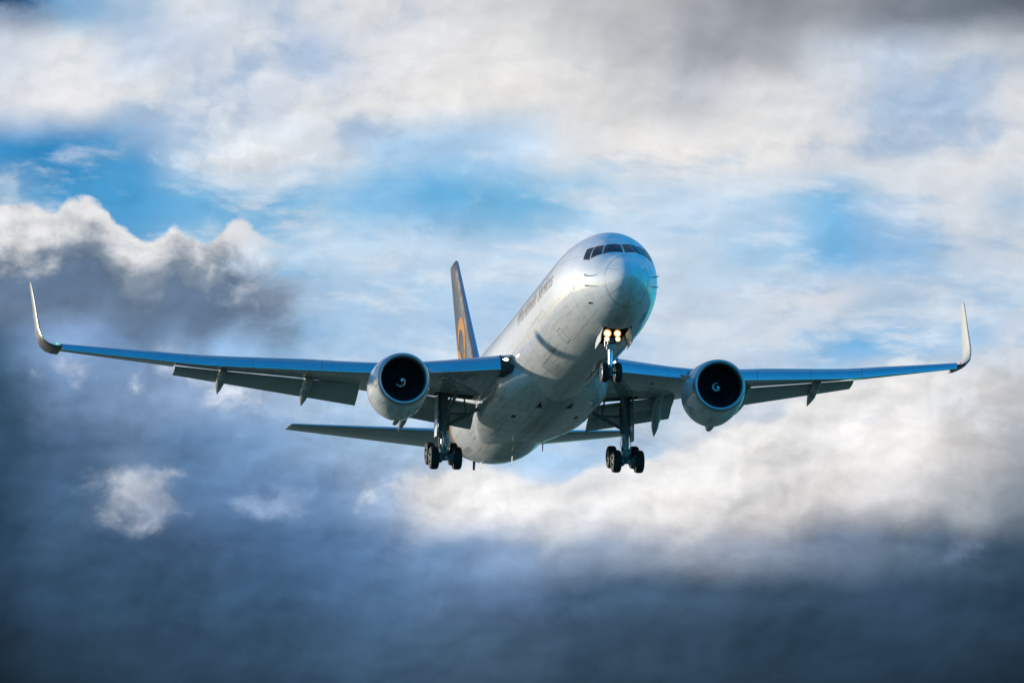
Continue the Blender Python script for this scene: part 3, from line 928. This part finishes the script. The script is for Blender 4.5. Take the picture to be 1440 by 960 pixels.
    for sx_ in (2.30, 2.60, 2.93):
        rows.append([Vector((side * sx_, 20.55, -.78)), Vector((side * sx_, 20.42, -.95)), Vector((side * sx_, 20.45, -1.25)), Vector((side * sx_, 20.62, -1.52)), Vector((side * sx_, 21.6, -1.62))])
    mb.rings(rows, False)
    mb.build("lamp_bay", M['dark'], wing)
    def flat_ring(prof):
        o = Vector((side * 2.70, 20.30, -.97))
        return [[o + Vector((q * math.cos(a), y, q * .58 * math.sin(a))) for a in np.linspace(0, 2 * math.pi, 25)[:-1]] for (y, q) in prof]
    mb = MB(); mb.rings(flat_ring([(.004, .004), (.0, .10), (-.01, .125)])); mb.build("landing_light", M['lamp_cool'], wing)
    mb = MB(); mb.rings(flat_ring([(-.012, .127), (-.035, .155), (.03, .18), (.2, .15)])); mb.build("lamp_housing", M['chrome'], wing)
    mb = MB(); rows = []
    for f in np.linspace(0, 1, 9):
        s = 2.1 + 0.84 * f; y0 = 20.25 - 0.7 * (1 - f) ** 2
        rows.append([Vector((side * s, y0 + 1.4 * (1 - math.cos(a)), -.80 + 0.16 * math.sin(a))) for a in np.linspace(-0.9, math.pi / 2, 8)] + [Vector((side * s, 22.6, -.50))])
    mb.rings(rows, False)
    mb.build("root_fillet", M['white'], wing)
    # access panels and vents on the lower skin
    for (s, u, ds, du, mat) in ((5.3, .22, .22, .022, 'dark'), (9.9, .25, .14, .02, 'dark'), (4.4, .42, .9, .010, 'seal'), (12.5, .2, .1, .02, 'dark'), (6.6, .5, .12, .02, 'dark')):
        mb = MB(); q = []
        for a, b in ((-1, 0), (0, 1), (1, 0), (0, -1)):
            q.append(wing_pt(s + a * ds / 2, u + b * du, -1, side) + Vector((0, 0, -0.007)))
        b_ = mb._add(q); mb.face([b_ + k for k in range(4)])
        mb.build("access_panel", M[mat], wing, smooth=False)
    for k in range(14):
        s = 9.6 + 0.92 * k
        mb = MB(); q = [wing_pt(s + 0.22 * math.cos(a), 0.42 + 0.028 * math.sin(a), -1, side) + Vector((0, 0, -0.005)) for a in np.linspace(0, 2 * math.pi, 13)[:-1]]
        b_ = mb._add(q); mb.face([b_ + i for i in range(12)])
        mb.build("tank_panel", M['flap'], wing, smooth=False)
    return wing

# --- engines
EY, EZ = 19.63, -2.16
def make_engine(side, spin):
    o = (side * 7.92, EY, EZ)
    bulge = lambda a, r: 0.17 * max(0.0, min(1.0, (a - 0.3) / 1.4)) * max(0.0, min(1.0, (3.9 - a) / 1.2))
    mb = MB()
    mb.revolve([(.30, 1.325), (.55, 1.385), (.9, 1.44), (1.4, 1.485), (2.0, 1.50), (2.6, 1.47), (3.1, 1.39), (3.55, 1.27), (3.80, 1.19), (3.80, 1.15), (3.2, 1.18)], o, 72, zbot=bulge)
    nac = mb.build("engine_nacelle", M['white'], plane, angle=40)
    # rest of the nacelle: core cowl, nozzle, plug
    mb = MB(); mb.revolve([(2.6, 1.0), (3.4, .98), (4.2, .86), (5.0, .68), (5.05, .64), (4.6, .60)], o, 40)
    mb.build("core_cowl", M['nozzle'], nac)
    mb = MB(); mb.revolve([(4.4, .45), (5.0, .40), (5.7, .16), (5.9, .004)], o, 32); mb.build("exhaust_plug", M['nozzle'], nac)
    mb = MB(); mb.revolve([(.30, 1.082), (.20, 1.086), (.10, 1.100), (.04, 1.128), (.010, 1.165), (0, 1.205), (.010, 1.242), (.035, 1.272), (.08, 1.297), (.16, 1.314), (.298, 1.326)], o, 72)
    mb.build("inlet_lip", M['lip'], nac, angle=60)
    mb = MB(); mb.revolve([(.305, 1.0815), (.7, 1.12), (1.05, 1.17), (1.5, 1.18)], o, 64); mb.build("inlet_duct", M['duct'], nac)
    # fan blades
    mb = MB(); nb = 38
    for k in range(nb):
        th = 2 * math.pi * k / nb + 0.04
        rows = []
        for f in np.linspace(0, 1, 5):
            r = 0.36 + 0.80 * f; tw = rad(28 + 34 * f); cw = 0.16 + 0.06 * f
            er = Vector((math.cos(th), 0, math.sin(th))); et = Vector((-math.sin(th), 0, math.cos(th)))
            c0 = Vector(o) + Vector((0, 1.22, 0)) + er * r
            d = et * math.sin(tw) * cw * spin * -1 + Vector((0, math.cos(tw) * cw, 0))
            nn = d.cross(er).normalized() * 0.008
            rows.append([c0 - d + nn, c0 + d + nn, c0 + d - nn, c0 - d - nn])
        mb.rings(rows, True, True, True)
    mb.revolve([(1.48, 1.18), (1.48, .004)], o, 48)
    mb.build("fan", M['fan'], nac, angle=30)
    sp = [(.56, .004), (.58, .05), (.65, .12), (.76, .20), (.90, .28), (1.06, .34), (1.22, .365)]
    mb = MB(); mb.revolve(sp, o, 40); mb.build("spinner", M['fan'], nac)
    # white comma painted on the spinner
    rr = [p[1] for p in sp]; aa = [p[0] for p in sp]
    mb = MB(); rows = []
    t0, t1 = (-3.6, 0.4) if side < 0 else (-1.55, 2.45)
    for f in np.linspace(0, 1, 40):
        th = -(f * 5.6) + (3.55 + 5.6 - 0.0 if side < 0 else 1.35 + 5.6)      # clockwise seen from ahead
        # seen from ahead (+x to the right): angle measured from +x towards +z
        r = 0.02 + 0.25 * f ** 0.85
        wd = 0.030 * (0.75 + 0.6 * math.sin(math.pi * min(1, f * 1.05)) ** 0.5)
        c = Vector((math.cos(th), 0, math.sin(th)))
        pr = []
        for q in (-1, -0.33, 0.33, 1):
            r_ = max(0.0, r + q * wd); a_ = float(np.interp(r_, rr, aa))
            pr.append(Vector(o) + c * r_ + Vector((0, a_ - 0.012, 0)))
        rows.append(pr)
    mb.rings(rows, False)
    mb.revolve([(.545, .004), (.552, .04), (.575, .058)], o, 14)
    mb.build("spinner_mark", M['mark'], nac)
    # pylon
    mb = MB(); rows = []
    for (y, zt, zb_, hw) in ((21.0, EZ + 1.50, EZ + 1.15, .03), (21.8, -.78, EZ + 1.1, .16), (23.2, -.66, EZ + 1.0, .24), (25.2, -.75, EZ + .75, .26), (27.2, -1.0, EZ + .75, .2), (28.8, -1.05, -1.35, .03)):
        rows.append([Vector((side * 7.92 + sx * hw * kx, y, z)) for (sx, z, kx) in ((-1, zb_, 1), (-1, (zt + zb_) / 2, 1), (-1, zt, .8), (1, zt, .8), (1, (zt + zb_) / 2, 1), (1, zb_, 1))])
    mb.rings(rows, True, True, True)
    mb.build("pylon", M['white'], nac, angle=50)
    # chine strake on the inboard side, drain fairing underneath, cowl latch seam
    mb = MB()
    x0 = side * 7.92 - side * 1.30
    b_ = mb._add([(x0, EY + .9, EZ + .62), (x0 - side * .34, EY + 1.75, EZ + .86), (x0 - side * .34, EY + 2.05, EZ + .86), (x0, EY + 2.3, EZ + .62),
                  (x0, EY + .9, EZ + .59), (x0 - side * .34, EY + 1.75, EZ + .83), (x0 - side * .34, EY + 2.05, EZ + .83), (x0, EY + 2.3, EZ + .59)])
    for q in ((0, 1, 2, 3), (7, 6, 5, 4), (0, 4, 5, 1), (1, 5, 6, 2), (2, 6, 7, 3), (3, 7, 4, 0)): mb.face([b_ + i for i in q])
    mb.build("strake", M['white'], nac, smooth=False)
    mb = MB(); rows = []
    for (y, d, hw) in ((1.7, -.05, .02), (2.1, .05, .16), (2.7, .12, .2), (3.2, .16, .17), (3.35, .02, .10)):
        zc_ = EZ - 1.62 - 0.0 * y
        rows.append([Vector((side * 7.92 + hw * c, EY + y, zc_ + .12 - (d + .1) * q)) for c, q in ((-1, 0), (-.7, .8), (0, 1), (.7, .8), (1, 0))])
    mb.rings(rows, False)
    mb.build("drain_fairing", M['gear_light'], nac)
    return nac

# --- landing gear
def make_wheels(parent, centres, R, wd, side_out):
    for c in centres:
        c = Vector(c)
        prof = [(-.36 * wd, .56 * R), (-.46 * wd, .66 * R), (-.5 * wd, .80 * R), (-.44 * wd, .92 * R), (-.30 * wd, .985 * R), (-.27 * wd, .97 * R), (-.24 * wd, .99 * R), (-.10 * wd, 1.0 * R), (-.08 * wd, .982 * R), (-.06 * wd, 1.0 * R), (0, 1.0 * R)]
        prof = prof + [(-a, r) for a, r in prof[:-1][::-1]]
        mb = MB(); mb.revolve(prof, c, 40, axis='x'); mb.build("tyre", M['tyre'], parent, angle=60, origin=c)
        mb = MB()
        half = [(-.40 * wd, .57 * R), (-.43 * wd, .52 * R), (-.30 * wd, .46 * R), (-.20 * wd, .40 * R), (-.22 * wd, .26 * R), (-.34 * wd, .20 * R), (-.36 * wd, .004)]
        mb.revolve(half, c, 32, axis='x'); mb.revolve([(-a, r) for a, r in half], c, 32, axis='x')
        for k in range(8):
            th = 2 * math.pi * k / 8
            for s in (-1, 1):
                mb.box(c + Vector((s * .225 * wd, .33 * R * math.cos(th), .33 * R * math.sin(th))), (0.03, .07, .07), 0)
        mb.build("wheel_rim", M['rim'], parent, origin=c)

def make_main_gear(side):
    x = side * 4.65; y = 28.24; zp = -4.39
    top = Vector((x, 28.0, -1.35)); piv = Vector((x, y, zp))
    mb = MB()
    mid = top.lerp(piv, 0.60)
    mb.tube([top, top.lerp(piv, .06), top.lerp(piv, .3), top.lerp(piv, .57), mid], [.27, .25, .235, .235, .20], 20)
    mb.tube([top + Vector((0, -.35, .05)), top + Vector((0, .45, .02))], .16, 14)
    for f in (.2, .36, .52): mb.tube([top.lerp(piv, f), top.lerp(piv, f + .035)], .275, 18)
    # lines and brackets strapped to the leg
    mb.tube([top + Vector((side * -.28, -.1, -.2)), top.lerp(piv, .3) + Vector((side * -.3, -.12, 0)), top.lerp(piv, .58) + Vector((side * -.24, -.14, 0))], .035, 8)
    mb.tube([top + Vector((side * .2, -.2, -.2)), top.lerp(piv, .5) + Vector((side * .24, -.16, 0)), top.lerp(piv, .72) + Vector((side * .22, -.2, 0))], .028, 8)
    leg = mb.build("main_landing_gear", M['gear'], plane, origin=piv)
    mb = MB(); mb.tube([mid, piv + Vector((0, 0, .05))], .135, 18); mb.build("oleo_piston", M['piston'], leg)
    # torque links in front
    mb = MB()
    a = top.lerp(piv, .60) + Vector((0, -.22, 0)); b = piv + Vector((0, -.18, .12)); k = (a + b) / 2 + Vector((0, -.42, .02))
    for s in (-1, 1):
        mb.tube([a + Vector((s * .13, 0, 0)), k + Vector((s * .04, 0, 0))], .045, 8)
        mb.tube([b + Vector((s * .13, 0, 0)), k + Vector((s * .04, 0, 0))], .045, 8)
    mb.tube([k - Vector((.1, 0, 0)), k + Vector((.1, 0, 0))], .05, 8)
    for s in (-1, 1):
        mb.tube([mid + Vector((s * .2, -.1, .05)), mid.lerp(piv, .4) + Vector((s * .26, -.2, 0)), piv + Vector((s * .2, -.25, .2))], .02, 6)
    mb.build("torque_link", M['gear_light'], leg)
    # bogie beam, nose down
    tl = rad(19); bd = Vector((0, math.cos(tl), math.sin(tl)))
    mb = MB()
    mb.tube([piv - bd * .92, piv - bd * .7, piv, piv + bd * .7, piv + bd * .92], [.10, .14, .17, .14, .10], 14)
    for f in (-.71, .71):
        mb.tube([piv + bd * f - Vector((.78, 0, 0)), piv + bd * f + Vector((.78, 0, 0))], .085, 12)
        for s in (-1, 1):
            mb.tube([piv + bd * f + Vector((s * .22, 0, 0)), piv + bd * f + Vector((s * .40, 0, 0))], .24, 18)
            for q in range(7):
                th = 2 * math.pi * q / 7
                mb.tube([piv + bd * f + Vector((s * .16, .17 * math.cos(th), .17 * math.sin(th))), piv + bd * f + Vector((s * .30, .17 * math.cos(th), .17 * math.sin(th)))], .035, 8)
    mb.tube([piv + Vector((.2, -.7, .35)), piv + Vector((.2, .6, .62))], .03, 8)
    mb.box(piv + Vector((0, -.15, -.12)), (.26, .4, .22))
    mb.box(piv + Vector((0, -1.02, -.30)), (.2, .10, .16))
    mb.tube([piv + Vector((-.2, -.75, -.05)), piv + Vector((-.17, -.1, .5)), mid + Vector((-.15, -.1, -.1))], .025, 8)
    mb.build("bogie_beam", M['gear'], leg)
    # side brace folding in two and drag strut
    mb = MB()
    inn = Vector((side * 2.55, 28.25, -1.75)); jn = Vector((side * 3.45, 28.2, -2.30)); low = top.lerp(piv, .52)
    mb.tube([low, jn], [.085, .10], 10); mb.tube([jn, inn], [.10, .085], 10); mb.tube([jn - Vector((0, .14, 0)), jn + Vector((0, .14, 0))], .11, 10)
    mb.tube([top.lerp(piv, .30), jn.lerp(inn, .2)], .045, 8)
    mb.tube([jn, Vector((side * 3.6, 28.0, -1.4))], .05, 8)
    mb.build("side_brace", M['gear'], leg)
    mb = MB(); mb.tube([top.lerp(piv, .48), Vector((side * 4.2, 26.3, -1.45))], .08, 10)
    mb.tube([top.lerp(piv, .25), Vector((side * 4.3, 26.9, -1.45))], .05, 8); mb.build("drag_strut", M['gear'], leg)
    # leg door outboard
    mb = MB(); rows = []
    for f in np.linspace(0, 1, 6):
        p = Vector((x + side * .36, 28.02, -1.30)).lerp(Vector((x + side * .40, 28.2, -3.45)), f)
        wv = 0.62 - 0.22 * f
        rows.append([p + Vector((0, -wv, 0)), p + Vector((side * .05, -wv * .3, 0)), p + Vector((side * .05, wv * .3, 0)), p + Vector((0, wv, 0)),
                     p + Vector((-side * .035, wv * .9, 0)), p + Vector((-side * .0, 0, 0)), p + Vector((-side * .035, -wv * .9, 0))])
    mb.rings(rows, True, True, True); mb.build("gear_leg_door", M['white'], leg, angle=50)
    make_wheels(leg, [piv + bd * f + Vector((s * .58, 0, 0)) for f in (-.71, .71) for s in (-1, 1)], .575, .44, side)
    return leg

def make_nose_gear():
    piv = Vector((0, 6.0, -4.37)); top = Vector((0, 6.15, -1.8))
    mb = MB()
    c1 = top.lerp(piv, .50)
    mb.tube([top, top.lerp(piv, .1), c1], [.17, .15, .15], 18)
    for f in (.36, .47): mb.tube([top.lerp(piv, f), top.lerp(piv, f + .03)], .19, 18)
    mb.tube([top + Vector((-.55, .1, 0)), top + Vector((.55, .1, 0))], .09, 12)
    for s in (-1, 1): mb.tube([top.lerp(piv, .42) + Vector((s * .1, 0, 0)), Vector((s * .42, 7.2, -1.9))], .055, 10)
    leg = mb.build("nose_landing_gear", M['gear'], plane, origin=piv)
    mb = MB()
    mb.box(top.lerp(piv, .48) + Vector((0, -.20, -.12)), (.46, .16, .24)); mb.box(top.lerp(piv, .40) + Vector((0, -.16, 0)), (.20, .18, .18))
    for s in (-1, 1):
        mb.tube([top.lerp(piv, .46) + Vector((s * .25, -.1, -.12)), top.lerp(piv, .46) + Vector((s * .25, -.1, .16))], .055, 10)
        mb.tube([top.lerp(piv, .3) + Vector((s * .14, -.14, 0)), top.lerp(piv, .46) + Vector((s * .2, -.18, 0))], .018, 6)
    mb.build("steering_unit", M['gear_light'], leg)
    mb = MB(); mb.tube([c1, piv + Vector((0, 0, .02))], .098, 18); mb.build("oleo_piston", M['chrome'], leg)
    mb = MB()
    a = c1 + Vector((0, .15, 0)); b = piv + Vector((0, .12, .1)); k = (a + b) / 2 + Vector((0, .34, 0))
    for s in (-1, 1):
        mb.tube([a + Vector((s * .08, 0, 0)), k + Vector((s * .03, 0, 0))], .032, 8); mb.tube([b + Vector((s * .08, 0, 0)), k + Vector((s * .03, 0, 0))], .032, 8)
    mb.build("torque_link", M['gear_light'], leg)
    mb = MB(); mb.tube([piv - Vector((.42, 0, 0)), piv + Vector((.42, 0, 0))], .07, 12)
    mb.tube([piv + Vector((0, 0, .28)), piv + Vector((0, 0, -.1))], [.10, .12], 14); mb.box(piv + Vector((0, -.12, -.12)), (.12, .1, .1))
    mb.tube([piv + Vector((-.06, -.1, .7)), piv + Vector((-.1, -.14, .3)), piv + Vector((-.05, -.12, 0))], .018, 6)
    mb.build("wheel_axle", M['gear'], leg)
    make_wheels(leg, [piv + Vector((s * .325, 0, 0)) for s in (-1, 1)], .475, .32, 1)
    for (dx_, z, r) in ((-.23, -2.56, .118), (.25, -2.56, .105), (-.26, -2.83, .082), (.27, -2.83, .080)):
        mb = MB(); mb.revolve([(0, .004), (.0, r * .7), (.01, r)], (dx_, 5.55, z), 20)
        lamp = mb.build("nose_landing_light", M['lamp'], leg)
        mb = MB(); mb.revolve([(.012, r), (-.012, r * 1.6)], (dx_, 5.55, z), 20); mb.build("lamp_halo_ring", M['lamp_halo'], leg)  # ring added to glow as the lamp's halo
        mb = MB(); mb.revolve([(.0, r * 1.61), (-.02, r * 1.75), (.04, r * 1.75), (.16, r * .5), (.18, .004)], (dx_, 5.56, z), 20); mb.build("lamp_housing", M['gear'], leg)
    mb = MB(); mb.tube([(-.30, 5.66, -2.58), (.30, 5.66, -2.58)], .03, 8); mb.tube([(-.30, 5.66, -2.82), (.30, 5.66, -2.82)], .03, 8)
    for s in (-1, 1): mb.tube([(s * .1, 5.66, -2.58), (s * .1, 6.05, -2.5)], .03, 8)
    mb.build("lamp_bracket", M['gear'], leg)
    # bay doors hanging open
    for s in (-1, 1):
        mb = MB(); rows = []
        for y in np.linspace(4.36, 5.9, 6):
            zt = float(fus(y, math.pi - 0.26).z) - 0.01
            x0 = s * 0.65
            dp = 0.62
            rows.append([Vector((x0, y, zt)), Vector((x0 + s * .10, y, zt - dp * .5)), Vector((x0 + s * .13, y, zt - dp)),
                         Vector((x0 + s * .09, y, zt - dp)), Vector((x0 + s * .06, y, zt - dp * .5)), Vector((x0 - s * .035, y, zt))])
        mb.rings(rows, True, True, True)
        mb.build("nose_gear_door", M['door'], leg, angle=50)
    return leg

for side in (-1, 1):
    make_wing(side)
for side in (-1, 1):
    make_engine(side, 1)
for side in (-1, 1):
    make_main_gear(side)
make_nose_gear()

# --- tail surfaces
def fin_sec(f):
    # f: 0 root .. 1 tip
    z = 1.9 + (10.95 - 1.9) * f
    yl = 43.7 + (52.55 - 43.7) * f; yt_ = 50.9 + (54.95 - 50.9) * f
    return z, yl, yt_
mb = MB(); rows = []
for f in list(np.linspace(0, .985, 14)) + [1.0]:
    z, yl, yt_ = fin_sec(f); c = yt_ - yl
    if f == 1.0: yl += .25; c -= .3
    rows.append(airfoil_ring((0, yl, z), c, 0, (1, 0, 0), (0.11 - 0.02 * f) * (0.45 if f == 1.0 else 1), 14))
mb.rings(rows, True, True, True)
fin = mb.build("tail_fin", M['brown'], plane)
mb = MB(); rows = []
for f in np.linspace(0.02, .985, 14):
    z, yl, yt_ = fin_sec(f); c = yt_ - yl; tc = 0.11 - .02 * f
    rows.append([Vector((s * (half_t(u) * tc * c + 0.006), yl + u * c - (0.01 if u < .001 else 0), z)) for (u, s) in ((.018, -1), (.010, -1), (.003, -1), (0, 0), (.003, 1), (.010, 1), (.018, 1))])
mb.rings(rows, False)
mb.build("fin_leading_edge", M['metal'], fin, angle=80)
# shield emblem on both faces: a gold outline with a gold lower field, on the brown fin
def fin_pt(y, z, side, off):
    f = (z - 1.9) / (10.95 - 1.9); zz, yl, yt_ = fin_sec(f); c = yt_ - yl; u = max(0.0, min(1, (y - yl) / c))
    return Vector((side * (half_t(u) * (0.11 - .02 * f) * c + off), y, z))
for side in (-1, 1):
    mb = MB(); rows = []
    cy, cz = 50.25, 5.25
    for a in np.linspace(-0.15, math.pi * 1.02, 40):
        k = 0.40 + 0.16 * math.sin(max(0, a)) ** 2
        po = (1.95 * math.cos(a), 2.05 * math.sin(a)); pi_ = ((1.95 - k) * math.cos(a), (2.05 - 1.25 * k) * math.sin(a))
        rows.append([fin_pt(cy + q[0] * (1 - .12 * q[1]) , cz + q[1] - 0.0, side, .012) for q in (po, ((po[0] + pi_[0]) / 2, (po[1] + pi_[1]) / 2), pi_)])
    mb.rings(rows, False)
    rows = []
    for t in np.linspace(0, 1, 24):                 # sides running down to the shield's point
        for_y = 1.95 * (1 - t ** 2.2); z = cz - 0.2 - 3.2 * t
        rows.append((for_y, z))
    for s in (-1, 1):
        mb.rings([[fin_pt(cy + s * fy, z, side, .012), fin_pt(cy + s * max(0, fy - .42), z, side, .012)] for fy, z in rows], False)
    # sweeping gold band through the shield
    mb.rings([[fin_pt(cy - 1.7 + 3.4 * t, cz + 0.55 - 1.7 * (1 - t) ** 1.6 + 0.0, side, .013), fin_pt(cy - 1.7 + 3.4 * t, cz + 0.25 - 2.3 * (1 - t) ** 1.6 - .25, side, .013)] for t in np.linspace(0, 1, 20)], False)
    mb.build("shield_emblem", M['gold'], fin, smooth=False)

for side in (-1, 1):
    mb = MB(); rows = []
    for f in list(np.linspace(0, .985, 10)) + [1.0]:
        s = 0.6 + (9.32 - 0.6) * f
        yl = 45.3 + (51.55 - 45.3) * f; c = 5.9 + (1.75 - 5.9) * f
        z = 0.12 + (1.55 - 0.12) * f
        if f == 1.0: yl += .3; c -= .35
        rows.append(airfoil_ring((side * s, yl, z), c, rad(-1.0), (0, 0, 1), 0.10 * (0.4 if f == 1.0 else 1), 14))
    mb.rings(rows, True, True, True)
    stab = mb.build("tail_plane", M['wing'], plane)
    mb = MB(); rows = []
    for f in np.linspace(0.05, .985, 10):
        s = 0.6 + (9.32 - 0.6) * f; yl = 45.3 + 6.25 * f; c = 5.9 - 4.15 * f; z = 0.12 + 1.43 * f
        ca, sa = math.cos(rad(-1)), math.sin(rad(-1))
        q = []
        for (u, sg) in ((.05, 1), (.025, 1), (.01, 1), (.003, 1), (0, 0), (.003, -1), (.01, -1), (.025, -1), (.05, -1)):
            h = sg * (half_t(u) * .10 * c + .006)
            q.append(Vector((side * s, yl + u * c * ca + h * sa - (.008 if u == 0 else 0), z - u * c * sa + h * ca)))
        rows.append(q)
    mb.rings(rows, False)
    mb.build("tail_plane_leading_edge", M['metal'], stab, angle=80)
